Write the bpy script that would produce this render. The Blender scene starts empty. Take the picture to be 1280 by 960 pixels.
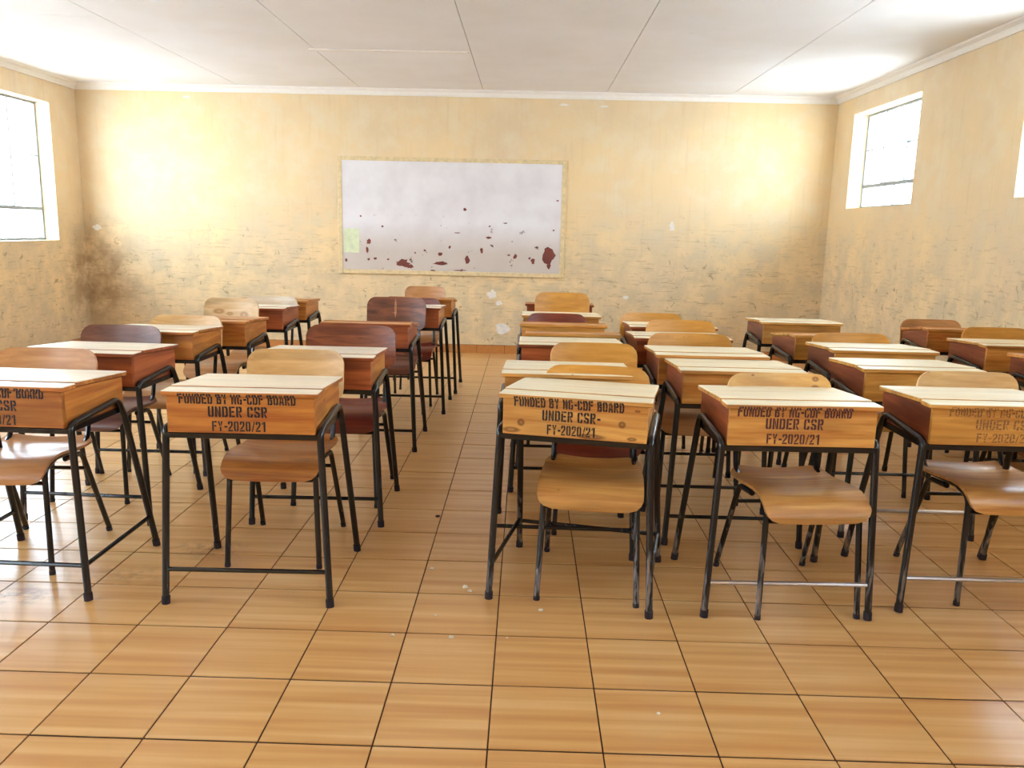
import bpy, bmesh, math, random
from mathutils import Vector, Matrix
random.seed(7)
C = bpy.context.scene.collection
S = bpy.context.scene

# ------------------------------------------------------------------ camera
F_PX = 1032.41
YAW, PITCH, ROLL = -0.014674, 0.185128, 0.022425
CAM = Vector((0.0710, -1.9314, 1.3270))
def cam_basis():
    cy, sy = math.cos(YAW), math.sin(YAW)
    f = Vector((sy*math.cos(PITCH), cy*math.cos(PITCH), -math.sin(PITCH)))
    r = Vector((cy, -sy, 0)); u = r.cross(f)
    r2 = r*math.cos(ROLL) + u*math.sin(ROLL); u2 = -r*math.sin(ROLL) + u*math.cos(ROLL)
    return r2, u2, f
_r, _u, _f = cam_basis()
cd = bpy.data.cameras.new('camera'); co = bpy.data.objects.new('camera', cd); C.objects.link(co)
cd.sensor_width = 36; cd.lens = F_PX/1280*36; cd.clip_start = 0.05; cd.clip_end = 200
co.matrix_world = Matrix(((_r.x, _u.x, -_f.x, CAM.x), (_r.y, _u.y, -_f.y, CAM.y), (_r.z, _u.z, -_f.z, CAM.z), (0, 0, 0, 1)))
S.camera = co

# ------------------------------------------------------------------ world, sun, exposure
S.view_settings.view_transform = 'Standard'; S.view_settings.look = 'None'
S.view_settings.gamma = 1; S.view_settings.use_curve_mapping = False
S.view_settings.exposure = 2.1
w = bpy.data.worlds.new('sky'); S.world = w; w.use_nodes = True
wn = w.node_tree.nodes; wl = w.node_tree.links
bg = wn['Background']
tc = wn.new('ShaderNodeTexCoord'); sep = wn.new('ShaderNodeSeparateXYZ'); cr = wn.new('ShaderNodeValToRGB')
wl.new(tc.outputs['Generated'], sep.inputs[0]); wl.new(sep.outputs['Z'], cr.inputs[0]); wl.new(cr.outputs[0], bg.inputs[0])
cr.color_ramp.elements[0].position = 0.0; cr.color_ramp.elements[0].color = (0.80, 0.90, 1, 1)
cr.color_ramp.elements[1].position = 0.7; cr.color_ramp.elements[1].color = (0.46, 0.70, 1, 1)
bg.inputs[1].default_value = 6.0
sl = bpy.data.lights.new('sun', 'SUN'); so = bpy.data.objects.new('sun', sl); C.objects.link(so)
sl.energy = 14; sl.angle = 0.01; sl.color = (1, 0.99, 0.97)
so.rotation_euler = (math.radians(-28), math.radians(0), 0)

# room sizes
XL, XR, YB, YF, ZC = -4.65, 3.207, 6.93, -4.4, 2.715
TH = 0.22
LWIN = [(4.92, 6.44), (2.0, 3.52), (-0.92, 0.60), (-3.84, -2.32)]
RWIN = [(5.07, 6.47), (2.20, 3.60), (-0.67, 0.73), (-3.54, -2.14)]
LZ, RZ = (1.12, 2.45), (1.60, 2.49)
def portal(x, y0, y1, z0, z1, sgn):
    l = bpy.data.lights.new('portal', 'AREA'); o = bpy.data.objects.new('portal', l); C.objects.link(o)
    l.shape = 'RECTANGLE'; l.size = y1-y0; l.size_y = z1-z0; l.cycles.is_portal = True
    o.location = (x, (y0+y1)/2, (z0+z1)/2)
    o.rotation_euler = (math.radians(90), 0, math.radians(90 if sgn > 0 else -90))
for a, b in LWIN: portal(XL-TH-0.01, a, b, LZ[0], LZ[1], -1)
for a, b in RWIN: portal(XR+TH+0.01, a, b, RZ[0], RZ[1], 1)

# ------------------------------------------------------------------ helpers
def lin(c):
    return tuple((v/255/12.92 if v/255 <= 0.04045 else ((v/255+0.055)/1.055)**2.4) for v in c) + (1,)
class NT:
    def __init__(s, name):
        s.m = bpy.data.materials.new(name); s.m.use_nodes = True
        s.t = s.m.node_tree; s.n = s.t.nodes; s.b = s.n['Principled BSDF']
    def add(s, t, **k):
        n = s.n.new(t)
        for a, v in k.items(): setattr(n, a, v)
        return n
    def link(s, a, b): s.t.links.new(a, b)
    def coord(s, scale=(1, 1, 1), rnd=True, kind='Object'):
        t = s.add('ShaderNodeTexCoord'); m = s.add('ShaderNodeMapping'); s.link(t.outputs[kind], m.inputs[0])
        m.inputs['Scale'].default_value = scale
        if rnd:
            i = s.add('ShaderNodeObjectInfo'); k = s.add('ShaderNodeMath', operation='MULTIPLY'); k.inputs[1].default_value = 37.0
            s.link(i.outputs['Random'], k.inputs[0]); cx = s.add('ShaderNodeCombineXYZ')
            for j in range(3): s.link(k.outputs[0], cx.inputs[j])
            s.link(cx.outputs[0], m.inputs['Location'])
        return m.outputs[0]
    def noise(s, vec, scale, detail=3, rough=0.55, dist=0):
        n = s.add('ShaderNodeTexNoise'); n.inputs['Scale'].default_value = scale; n.inputs['Detail'].default_value = detail
        n.inputs['Roughness'].default_value = rough; n.inputs['Distortion'].default_value = dist
        s.link(vec, n.inputs['Vector']); return n.outputs['Fac']
    def ramp(s, fac, stops):
        r = s.add('ShaderNodeValToRGB'); s.link(fac, r.inputs[0]); e = r.color_ramp.elements
        while len(e) < len(stops): e.new(0.5)
        for i, (p, c) in enumerate(stops):
            e[i].position = p; e[i].color = c if len(c) == 4 else tuple(c)+(1,)
        return r.outputs[0]
    def mask(s, fac, a, b):
        return s.ramp(fac, [(a, (0, 0, 0, 1)), (b, (1, 1, 1, 1))])
    def mix(s, fac, a, b, mode='MIX'):
        m = s.add('ShaderNodeMix', data_type='RGBA', blend_type=mode)
        for v, i in ((fac, 0), (a, 6), (b, 7)):
            if isinstance(v, (int, float)): m.inputs[i].default_value = v
            elif isinstance(v, tuple): m.inputs[i].default_value = v
            else: s.link(v, m.inputs[i])
        return m.outputs[2]
    def mul(s, a, b):
        m = s.add('ShaderNodeMath', operation='MULTIPLY')
        for v, i in ((a, 0), (b, 1)):
            if isinstance(v, (int, float)): m.inputs[i].default_value = v
            else: s.link(v, m.inputs[i])
        return m.outputs[0]
    def color(s, c): s.link(c, s.b.inputs['Base Color'])
    def bump(s, h, st, d=0.002):
        b = s.add('ShaderNodeBump'); b.inputs['Strength'].default_value = st; b.inputs['Distance'].default_value = d
        s.link(h, b.inputs['Height']); s.link(b.outputs[0], s.b.inputs['Normal'])
    def set(s, rough=0.5, spec=0.5, metal=0, coat=0, cr=0.1):
        s.b.inputs['Roughness'].default_value = rough; s.b.inputs['Specular IOR Level'].default_value = spec
        s.b.inputs['Metallic'].default_value = metal; s.b.inputs['Coat Weight'].default_value = coat; s.b.inputs['Coat Roughness'].default_value = cr

def wood(name, c_hi, c_lo, axis=0, rough=0.45, coat=0.15, knots=(), blotch=0.5, knot_col=(92, 40, 18), plane='XZ'):
    n = NT(name); sc = [38, 38, 38]; sc[axis] = 2.2
    v = n.coord(tuple(sc)); g = n.noise(v, 1.0, 4, 0.6, 0.6)
    sc2 = [9, 9, 9]; sc2[axis] = 2.5
    v2 = n.coord(tuple(sc2)); b = n.noise(v2, 1.0, 2, 0.5)
    col = n.mix(n.mask(g, 0.36, 0.68), lin(c_lo), lin(c_hi))
    col = n.mix(n.mul(n.mask(b, 0.48, 0.66), blotch), col, lin(tuple(int(k*0.62) for k in c_lo)))
    v3 = n.coord((5, 5, 9) if axis == 0 else (9, 5, 9)); sp = n.noise(v3, 2.2, 3, 0.7)
    col = n.mix(n.mul(n.mask(sp, 0.70, 0.76), 0.7), col, lin(knot_col))
    if knots:
        t = n.add('ShaderNodeTexCoord')
        for (kx, kz, rx, rz) in knots:
            m = n.add('ShaderNodeMapping'); n.link(t.outputs['Object'], m.inputs[0])
            m.vector_type = 'POINT'
            m.inputs['Location'].default_value = (-kx/rx, 0, -kz/rz); m.inputs['Scale'].default_value = (1/rx, 0, 1/rz)
            ln = n.add('ShaderNodeVectorMath', operation='LENGTH'); n.link(m.outputs[0], ln.inputs[0])
            k = n.ramp(ln.outputs['Value'], [(0.0, (0.5, 0.5, 0.5, 1)), (0.2, (0.35, 0.35, 0.35, 1)), (0.38, (.7, .7, .7, 1)), (0.62, (.7, .7, .7, 1)), (0.85, (0.25, 0.25, 0.25, 1)), (1.0, (0, 0, 0, 1))])
            col = n.mix(k, col, lin(knot_col))
    n.color(col); n.bump(g, 0.12, 0.001); n.set(rough, 0.4, 0, coat, 0.25)
    return n.m

def finish(bm, name, mat, parent=None, loc=None, smooth=True, rot=None):
    me = bpy.data.meshes.new(name); bmesh.ops.recalc_face_normals(bm, faces=bm.faces); bm.to_mesh(me); bm.free()
    if smooth:
        for p in me.polygons: p.use_smooth = True
        try: me.set_sharp_from_angle(angle=math.radians(38))
        except Exception: pass
    mats = mat if isinstance(mat, (list, tuple)) else [mat]
    for m in mats: me.materials.append(m)
    o = bpy.data.objects.new(name, me); C.objects.link(o)
    if loc: o.location = loc
    if rot: o.rotation_euler = rot
    if parent: o.parent = parent
    return o
def add_box(bm, x0, x1, y0, y1, z0, z1, bev=0.0, mi=0):
    vs = [bm.verts.new((x, y, z)) for x in (x0, x1) for y in (y0, y1) for z in (z0, z1)]
    idx = [(0, 1, 3, 2), (4, 6, 7, 5), (0, 4, 5, 1), (2, 3, 7, 6), (0, 2, 6, 4), (1, 5, 7, 3)]
    fs = [bm.faces.new([vs[i] for i in f]) for f in idx]
    for f in fs: f.material_index = mi
    if bev > 0:
        es = list({e for f in fs for e in f.edges})
        bmesh.ops.bevel(bm, geom=es, offset=bev, segments=1, affect='EDGES')
    return fs
def box(name, b, mat, parent=None, bev=0.0, smooth=False):
    bm = bmesh.new(); add_box(bm, *b, bev=bev); return finish(bm, name, mat, parent, smooth=smooth)
def fillet(pts, rad, seg=5):
    P = [Vector(p) for p in pts]; out = [P[0]]
    for i in range(1, len(P)-1):
        r = rad[i-1] if isinstance(rad, (list, tuple)) else rad
        a = (P[i-1]-P[i]).normalized(); b = (P[i+1]-P[i]).normalized()
        ang = a.angle(b); d = min(r/math.tan(ang/2), (P[i-1]-P[i]).length*0.49, (P[i+1]-P[i]).length*0.49)
        p0 = P[i]+a*d; p1 = P[i]+b*d
        for k in range(seg+1):
            t = k/seg; out.append(p0*(1-t)**2 + P[i]*2*t*(1-t) + p1*t*t)
    out.append(P[-1]); return out
def add_tube(bm, pts, r, n=8, r2=None):
    P = [Vector(p) for p in pts]; rings = []; up = None
    for i, p in enumerate(P):
        t = (P[min(i+1, len(P)-1)]-P[max(i-1, 0)]).normalized()
        if up is None:
            up = Vector((0, 0, 1)) if abs(t.z) < 0.9 else Vector((0, 1, 0))
        s = t.cross(up).normalized(); up = s.cross(t).normalized()
        ring = [bm.verts.new(p + s*math.cos(2*math.pi*k/n)*r + up*math.sin(2*math.pi*k/n)*(r2 or r)) for k in range(n)]
        rings.append(ring)
    for a, b in zip(rings, rings[1:]):
        for k in range(n): bm.faces.new((a[k], a[(k+1) % n], b[(k+1) % n], b[k]))
    bm.faces.new(rings[0][::-1]); bm.faces.new(rings[-1])
def tube(name, pts, r, mat, parent=None, n=8):
    bm = bmesh.new(); add_tube(bm, pts, r, n); return finish(bm, name, mat, parent)
def thing(name, label, cat, loc, rz=0, group=None):
    o = bpy.data.objects.new(name, None); C.objects.link(o); o.location = loc; o.rotation_euler = (0, 0, rz)
    o.empty_display_size = 0.1; tag(o, label, cat, group); return o
def tag(o, label, cat, group=None):
    o['label'] = label; o['category'] = cat
    if group: o['group'] = group
def structure(o): o['kind'] = 'structure'; return o
def dup(o, parent=None):
    c = o.copy(); C.objects.link(c); c.parent = parent
    for ch in o.children: dup(ch, c)
    return c
def setmat(o, m, i=0):
    o.material_slots[i].link = 'OBJECT'; o.material_slots[i].material = m

# ------------------------------------------------------------------ setting materials
def wall_mat():
    n = NT('wall_paint'); t = n.add('ShaderNodeTexCoord'); o = t.outputs['Object']
    sp = n.add('ShaderNodeSeparateXYZ'); n.link(o, sp.inputs[0])
    big = n.noise(o, 1.1, 3, 0.6); mid = n.noise(o, 4.5, 4, 0.65); fine = n.noise(o, 38, 3, 0.7); spk = n.noise(o, 11, 5, 0.75, 0.6)
    col = n.mix(n.mask(big, 0.35, 0.68), lin((232, 203, 155)), lin((220, 195, 158)))
    col = n.mix(n.mul(n.mask(mid, 0.45, 0.7), 0.55), col, lin((226, 212, 184)))
    low = n.add('ShaderNodeMapRange'); n.link(sp.outputs['Z'], low.inputs[0]); low.inputs[1].default_value = 1.65; low.inputs[2].default_value = 0.9
    col = n.mix(n.mul(n.mul(n.mask(mid, 0.4, 0.62), low.outputs[0]), 0.45), col, lin((178, 156, 120)))
    scr = n.noise(n.coord((3, 3, 26), rnd=False), 2.0, 3, 0.7)
    col = n.mix(n.mul(n.mul(n.mask(scr, 0.56, 0.68), low.outputs[0]), 0.45), col, lin((150, 122, 86)))
    col = n.mix(n.mul(n.mul(n.mask(spk, 0.61, 0.66), low.outputs[0]), 0.6), col, lin((120, 96, 66)))
    drip = n.noise(n.coord((16, 16, 1.2), rnd=False), 1.4, 3, 0.6)
    col = n.mix(n.mul(n.mask(drip, 0.56, 0.75), 0.13), col, lin((176, 148, 106)))
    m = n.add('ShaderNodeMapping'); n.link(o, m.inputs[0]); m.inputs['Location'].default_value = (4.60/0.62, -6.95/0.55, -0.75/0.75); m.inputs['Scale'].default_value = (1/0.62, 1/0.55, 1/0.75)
    ln = n.add('ShaderNodeVectorMath', operation='LENGTH'); n.link(m.outputs[0], ln.inputs[0])   # hand grime, damp and soft window shade painted into the left corner
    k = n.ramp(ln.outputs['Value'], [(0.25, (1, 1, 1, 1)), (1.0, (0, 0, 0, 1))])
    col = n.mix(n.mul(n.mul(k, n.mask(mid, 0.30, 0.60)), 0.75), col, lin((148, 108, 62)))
    sp2 = n.noise(o, 5.0, 4, 0.7, 0.3)
    col = n.mix(n.mul(n.mask(sp2, 0.72, 0.75), 0.5), col, lin((232, 222, 202)))
    n.color(col); n.bump(fine, 0.25, 0.004); n.set(0.62, 0.3); return n.m
def ceil_mat():
    n = NT('ceiling_board'); t = n.add('ShaderNodeTexCoord'); o = t.outputs['Object']
    a = n.noise(o, 1.3, 3, 0.6); b = n.noise(n.coord((2, 7, 1), rnd=False), 2.0, 4, 0.7)
    col = n.mix(n.mask(a, 0.35, 0.7), lin((238, 236, 236)), lin((232, 228, 224)))
    col = n.mix(n.mul(n.mask(b, 0.70, 0.76), 0.5), col, lin((196, 172, 142)))
    n.color(col); n.set(0.75, 0.25); return n.m
def floor_mat():
    n = NT('floor_tile'); v = n.coord((0.8, 25, 1)); g = n.noise(v, 1.0, 2, 0.5, 0.3); v2 = n.coord((1.6, 9, 1)); g2 = n.noise(v2, 1.0, 2, 0.5)
    col = n.ramp(g, [(0.30, lin((204, 144, 82))), (0.5, lin((216, 162, 98))), (0.7, lin((226, 180, 120)))])
    col = n.mix(n.mul(n.mask(g2, 0.5, 0.8), 0.30), col, lin((198, 128, 62)))
    t = n.add('ShaderNodeNewGeometry'); d2 = n.noise(t.outputs['Position'], 16, 4, 0.7)
    for (sx, sy, rx, ry, st) in ((-1.22, 1.28, 0.20, 0.13, 0.8), (-1.42, 1.00, 0.30, 0.12, 0.45), (-1.74, 0.80, 0.22, 0.12, 0.9), (-0.95, 2.0, 0.25, 0.10, 0.5)):   # dried spills
        m = n.add('ShaderNodeMapping'); n.link(t.outputs['Position'], m.inputs[0]); m.inputs['Location'].default_value = (-sx/rx, -sy/ry, 0); m.inputs['Scale'].default_value = (1/rx, 1/ry, 0)
        ln = n.add('ShaderNodeVectorMath', operation='LENGTH'); n.link(m.outputs[0], ln.inputs[0])
        k = n.ramp(ln.outputs['Value'], [(0.0, (1, 1, 1, 1)), (1.0, (0, 0, 0, 1))])
        col = n.mix(n.mul(n.mul(k, n.mask(d2, 0.44, 0.60)), st), col, lin((128, 74, 36)))
    col = n.mix(n.mul(n.mask(d2, 0.74, 0.77), 0.4), col, lin((130, 76, 40)))
    n.color(col)
    n.b.inputs['Roughness'].default_value = 0.28
    n.b.inputs['Specular IOR Level'].default_value = 0.5
    n.bump(g, 0.03, 0.001); return n.m
def plain(name, c, rough=0.6, spec=0.4, metal=0, mot=0.35):
    n = NT(name); v = n.coord((1, 1, 1)); f = n.noise(v, 24, 3, 0.6)
    n.color(n.mix(n.mul(n.mask(f, 0.4, 0.75), mot), lin(c), lin(tuple(int(k*0.75) for k in c)))); n.set(rough, spec, metal); return n.m
def paint_metal(name, thr, lowwear):
    n = NT(name); v = n.coord((1, 1, 1)); f = n.noise(n.coord((9, 9, 1.2)), 6, 3, 0.6)
    g = n.add('ShaderNodeNewGeometry'); sp = n.add('ShaderNodeSeparateXYZ'); n.link(g.outputs['Position'], sp.inputs[0])
    mr = n.add('ShaderNodeMapRange'); n.link(sp.outputs['Z'], mr.inputs[0]); mr.inputs[1].default_value = 0.5; mr.inputs[2].default_value = 0.05; mr.inputs[4].default_value = lowwear
    ad = n.add('ShaderNodeMath', operation='ADD'); n.link(f, ad.inputs[0]); n.link(mr.outputs[0], ad.inputs[1])
    k = n.mask(ad.outputs[0], thr, thr+0.16)
    n.color(n.mix(k, lin((13, 14, 20)), lin((158, 150, 150)))); n.set(0.24, 0.6)
    n.link(n.mul(k, 0.75), n.b.inputs['Metallic']); return n.m

M = {}
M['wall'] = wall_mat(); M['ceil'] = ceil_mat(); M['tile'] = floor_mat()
M['grout'] = plain('grout', (84, 48, 24), 0.9); M['cornice'] = plain('cornice_paint', (236, 230, 222), 0.6, mot=0.08)
M['concrete'] = plain('concrete', (150, 145, 138), 0.9); M['skirt'] = plain('skirting_tile', (196, 128, 66), 0.35)
M['black'] = paint_metal('black_frame_paint', 0.74, 0.10); M['worn'] = paint_metal('worn_frame_paint', 0.74, 0.30)
M['steel'] = plain('bare_steel', (186, 178, 176), 0.28, 0.5, 0.9); M['rubber'] = plain('rubber', (44, 34, 40), 0.8)
M['winframe'] = plain('window_paint', (150, 156, 160), 0.5); M['screw'] = plain('screw_head', (196, 186, 172), 0.35, 0.5, 0.8)
M['ground'] = plain('dry_ground', (190, 190, 188), 0.95); M['roof'] = plain('roof_sheet', (120, 110, 100), 0.6)
M['leaf'] = plain('leaves', (78, 104, 52), 0.8)
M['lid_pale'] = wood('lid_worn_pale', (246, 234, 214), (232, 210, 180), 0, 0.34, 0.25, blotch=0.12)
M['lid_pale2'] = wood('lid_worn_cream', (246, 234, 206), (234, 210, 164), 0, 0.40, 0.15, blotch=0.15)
M['lid_orange'] = wood('lid_varnished', (214, 150, 84), (190, 118, 56), 0, 0.4, 0.2)
for k, hi, lo in (('amber', (208, 136, 58), (168, 90, 32)), ('rust', (184, 98, 48), (136, 58, 28)), ('honey', (224, 164, 84), (186, 114, 46)), ('gold', (226, 168, 82), (190, 124, 48)),
                  ('brown', (134, 74, 48), (104, 52, 36))):
    for ax in (0, 1): M[k+str(ax)] = wood('wood_%s_%s' % (k, 'xy'[ax]), hi, lo, ax)
M['knotty'] = wood('wood_knotty_pine', (230, 174, 94), (192, 120, 52), 0, 0.42, 0.15, knots=[(-0.185, 0.668, 0.016, 0.016), (0.165, 0.685, 0.015, 0.015), (0.215, 0.735, 0.012, 0.005), (0.06, 0.635, 0.06, 0.012), (-0.22, 0.64, 0.04, 0.012), (0.20, 0.637, 0.02, 0.008)], blotch=0.25)
M['side_red'] = wood('wood_side_red', (164, 88, 48), (124, 56, 32), 1)
for k, hi, lo in (('ply_gold', (224, 160, 70), (204, 136, 50)), ('ply_pale', (232, 190, 128), (212, 160, 96)), ('ply_tan', (206, 150, 96), (184, 124, 72)), ('ply_brown', (132, 82, 60), (104, 60, 44)),
                  ('ply_red', (138, 58, 34), (104, 38, 24)), ('ply_bleach', (226, 206, 178), (206, 176, 138)), ('ply_seat', (196, 130, 64), (150, 84, 38))):
    M[k] = wood(k, hi, lo, 0, 0.36, 0.25, blotch=0.3)
M['ply_rust'] = wood('ply_rust', (160, 88, 50), (112, 52, 32), 0, 0.34, 0.25, blotch=0.5)
M['ply_scratch'] = wood('ply_scratch', (146, 86, 58), (96, 54, 42), 0, 0.34, 0.25, knots=[(-0.01, 0.73, 0.009, 0.07)], knot_col=(206, 140, 96), blotch=0.5)
M['ply_stained'] = wood('ply_stained', (234, 204, 156), (214, 172, 118), 0, 0.4, 0.2, knots=[(-0.10, 0.72, 0.05, 0.02), (0.09, 0.70, 0.04, 0.025), (-0.02, 0.705, 0.03, 0.014)], knot_col=(170, 112, 58))
M['ply_knots'] = wood('ply_knots', (236, 188, 116), (220, 160, 86), 0, 0.38, 0.2, knots=[(0.145, 0.783, 0.015, 0.012), (0.145, 0.748, 0.019, 0.015), (0.148, 0.73, 0.014, 0.009), (-0.10, 0.795, 0.008, 0.005)], knot_col=(116, 40, 18))
M['seat_front'] = wood('seat_worn_pale', (218, 164, 92), (184, 118, 54), 0, 0.36, 0.25, blotch=0.4)
def glass_mat():
    m = bpy.data.materials.new('window_glass'); m.use_nodes = True; t = m.node_tree; n = t.nodes; n.remove(n['Principled BSDF'])
    out = n['Material Output']; tr = n.new('ShaderNodeBsdfTransparent'); gl = n.new('ShaderNodeBsdfGlossy'); mx = n.new('ShaderNodeMixShader')
    gl.inputs['Roughness'].default_value = 0.03; tr.inputs[0].default_value = (0.93, 0.95, 0.95, 1); mx.inputs[0].default_value = 0.05
    t.links.new(tr.outputs[0], mx.inputs[1]); t.links.new(gl.outputs[0], mx.inputs[2]); t.links.new(mx.outputs[0], out.inputs[0]); return m
M['glass'] = glass_mat()
def stencil_mat(name, col, thr, wth):
    m = bpy.data.materials.new(name); m.use_nodes = True; t = m.node_tree; n = t.nodes; b = n['Principled BSDF']
    b.inputs['Base Color'].default_value = lin(col); b.inputs['Roughness'].default_value = 0.6
    g = n.new('ShaderNodeTexCoord'); mp = n.new('ShaderNodeMapping'); mp.inputs['Scale'].default_value = (26, 26, 90)
    no = n.new('ShaderNodeTexNoise'); no.inputs['Scale'].default_value = 2.6; no.inputs['Detail'].default_value = 4
    r = n.new('ShaderNodeMapRange'); r.inputs[1].default_value = thr; r.inputs[2].default_value = thr+wth
    tr = n.new('ShaderNodeBsdfTransparent'); mx = n.new('ShaderNodeMixShader'); out = n['Material Output']
    L = t.links.new; L(g.outputs['Object'], mp.inputs[0]); L(mp.outputs[0], no.inputs['Vector']); L(no.outputs['Fac'], r.inputs[0]); L(r.outputs[0], mx.inputs[0])
    L(b.outputs[0], mx.inputs[1]); L(tr.outputs[0], mx.inputs[2]); L(mx.outputs[0], out.inputs[0]); return m
M['ink'] = stencil_mat('stencil_black', (26, 20, 24), 0.70, 0.08)
M['ink_worn'] = stencil_mat('stencil_rubbed', (36, 20, 24), 0.61, 0.06)
M['ink_maroon'] = stencil_mat('stencil_maroon', (80, 36, 38), 0.64, 0.08)
M['ink_faint'] = stencil_mat('stencil_faded', (136, 92, 56), 0.49, 0.10)

# ------------------------------------------------------------------ room
def wall_side(name, x0, x1, wins, z):
    bm = bmesh.new(); ys = [YF]
    for a, b in sorted(wins): ys += [a, b]
    ys.append(YB+TH)
    for i in range(0, len(ys), 2): add_box(bm, x0, x1, ys[i], ys[i+1], -0.15, ZC)
    for a, b in wins:
        add_box(bm, x0, x1, a, b, -0.15, z[0]); add_box(bm, x0, x1, a, b, z[1], ZC)
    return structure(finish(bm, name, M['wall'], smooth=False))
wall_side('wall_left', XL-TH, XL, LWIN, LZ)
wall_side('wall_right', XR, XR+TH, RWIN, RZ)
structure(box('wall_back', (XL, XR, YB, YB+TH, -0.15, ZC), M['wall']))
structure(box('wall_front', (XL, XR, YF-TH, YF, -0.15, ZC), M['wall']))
# floor slab with tiles
floor = structure(box('floor', (XL, XR, YF, YB, -0.15, -0.004), M['grout']))
TW, TD, G, GY = 0.300, 0.3062, 0.0042, 0.0075
bm = bmesh.new(); add_box(bm, -TW/2+G/2, TW/2-G/2, -TD/2+GY/2, TD/2-GY/2, -0.0035, 0, bev=0.0012)
tile0 = finish(bm, 'tile', M['tile'], floor, smooth=False)
def project(p):
    d = Vector(p)-CAM; z = d.dot(_f)
    if z < 0.05: return None
    return 640+F_PX*d.dot(_r)/z, 480-F_PX*d.dot(_u)/z, z
cells = []
for i in range(int(math.floor(XL/TW)), int(math.ceil(XR/TW))):
    for j in range(int(math.floor(YF/TD)), int(math.ceil(YB/TD))):
        x0, x1, y0, y1 = max(i*TW, XL), min((i+1)*TW, XR), max(j*TD, YF), min((j+1)*TD, YB)
        if x1-x0 < 0.01 or y1-y0 < 0.01: continue
        full = (x1-x0 > TW-1e-4) and (y1-y0 > TD-1e-4)
        q = project(((x0+x1)/2, (y0+y1)/2, 0)); key = 99
        if q and -70 < q[0] < 1350 and q[1] < 1010 and full: key = q[2]
        cells.append((key, x0, x1, y0, y1))
cells.sort(); first = True; bm = bmesh.new()
for k, (key, x0, x1, y0, y1) in enumerate(cells):
    if k < 299 and key < 99:
        t = tile0 if first else tile0.copy()
        if not first: C.objects.link(t); t.parent = floor
        first = False; t.location = ((x0+x1)/2, (y0+y1)/2, random.uniform(-0.0004, 0.0004))
    else: add_box(bm, x0+G/2, x1-G/2, y0+GY/2, y1-GY/2, -0.0035, 0)
far = finish(bm, 'tile_field', M['tile'], floor, smooth=False); far['kind'] = 'stuff'
# ceiling boards with seams
ceil = structure(box('ceiling', (XL-TH, XR+TH, YF-TH, YB+TH, ZC+0.012, ZC+0.06), M['concrete']))
seams = [XL, -4.20, -2.93, -1.68, -0.42, 0.84, 2.10, XR]
cuts = [[5.9, 3.4, 0.8, -1.7], [4.1, 1.6, -0.9, -3.4], [6.3, 3.2, 1.1, -1.4], [5.05, 2.5, -0.05, -2.6], [6.4, 2.9, 0.4, -2.1], [2.6, 0.1, -2.4], [2.5, 0.9, -1.6, -3.9]]
for i in range(7):
    ys = sorted([YB, YF]+[c for c in cuts[i] if YF < c < YB])
    for a, b in zip(ys, ys[1:]):
        box('ceiling_board', (seams[i]+0.003, seams[i+1]-0.003, a+0.003, b-0.003, ZC, ZC+0.012), M['ceil'], ceil, bev=0.001)
box('batten', (-1.72, -0.44, 5.02, 5.075, ZC-0.012, ZC), M['cornice'], ceil, bev=0.002)
def cornice(name, prof, axis, a, b, m):
    bm = bmesh.new(); rings = []
    for t in (a, b):
        rings.append([bm.verts.new((t, p[0], p[1]) if axis == 0 else (p[0], t, p[1])) for p in prof])
    n = len(prof)
    for k in range(n): bm.faces.new((rings[0][k], rings[0][(k+1) % n], rings[1][(k+1) % n], rings[1][k]))
    bm.faces.new(rings[0]); bm.faces.new(rings[1][::-1]); return structure(finish(bm, name, m, smooth=False))
def prof(c, s):  # cove profile against wall coordinate c, into the room s
    return [(c, ZC), (c+s*0.062, ZC), (c+s*0.058, ZC-0.012), (c+s*0.030, ZC-0.028), (c+s*0.016, ZC-0.052), (c+s*0.012, ZC-0.066), (c, ZC-0.066)]
cornice('trim_1', prof(YB, -1), 0, XL, XR, M['cornice']); cornice('trim_2', prof(XL, 1), 1, YF, YB, M['cornice']); cornice('trim_3', prof(XR, -1), 1, YF, YB, M['cornice'])
def skirting(name, axis, c, s, a, b):
    root = structure(box(name, (a, b, c-0.003 if s < 0 else c, c if s < 0 else c+0.003, 0, 0.092) if axis == 0 else (c-0.003 if s < 0 else c, c if s < 0 else c+0.003, a, b, 0, 0.092), M['grout']))
    bm0 = bmesh.new(); L = 0.296
    add_box(bm0, -L/2, L/2, -0.004, 0.004, 0, 0.09, bev=0.001); t0 = finish(bm0, 'skirting_tile', M['skirt'], root, smooth=False)
    k = 0; t = a+0.15
    while t < b-0.14:
        o = t0 if k == 0 else t0.copy()
        if k: C.objects.link(o); o.parent = root
        o.location = (t, c+s*0.007, 0) if axis == 0 else (c+s*0.007, t, 0)
        if axis == 1: o.rotation_euler = (0, 0, math.pi/2)
        k += 1; t += 0.3
skirting('baseboard_back', 0, YB, -1, XL, XR)
skirting('baseboard_left', 1, XL, 1, YF, YB); skirting('baseboard_right', 1, XR, -1, YF, YB)

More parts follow.
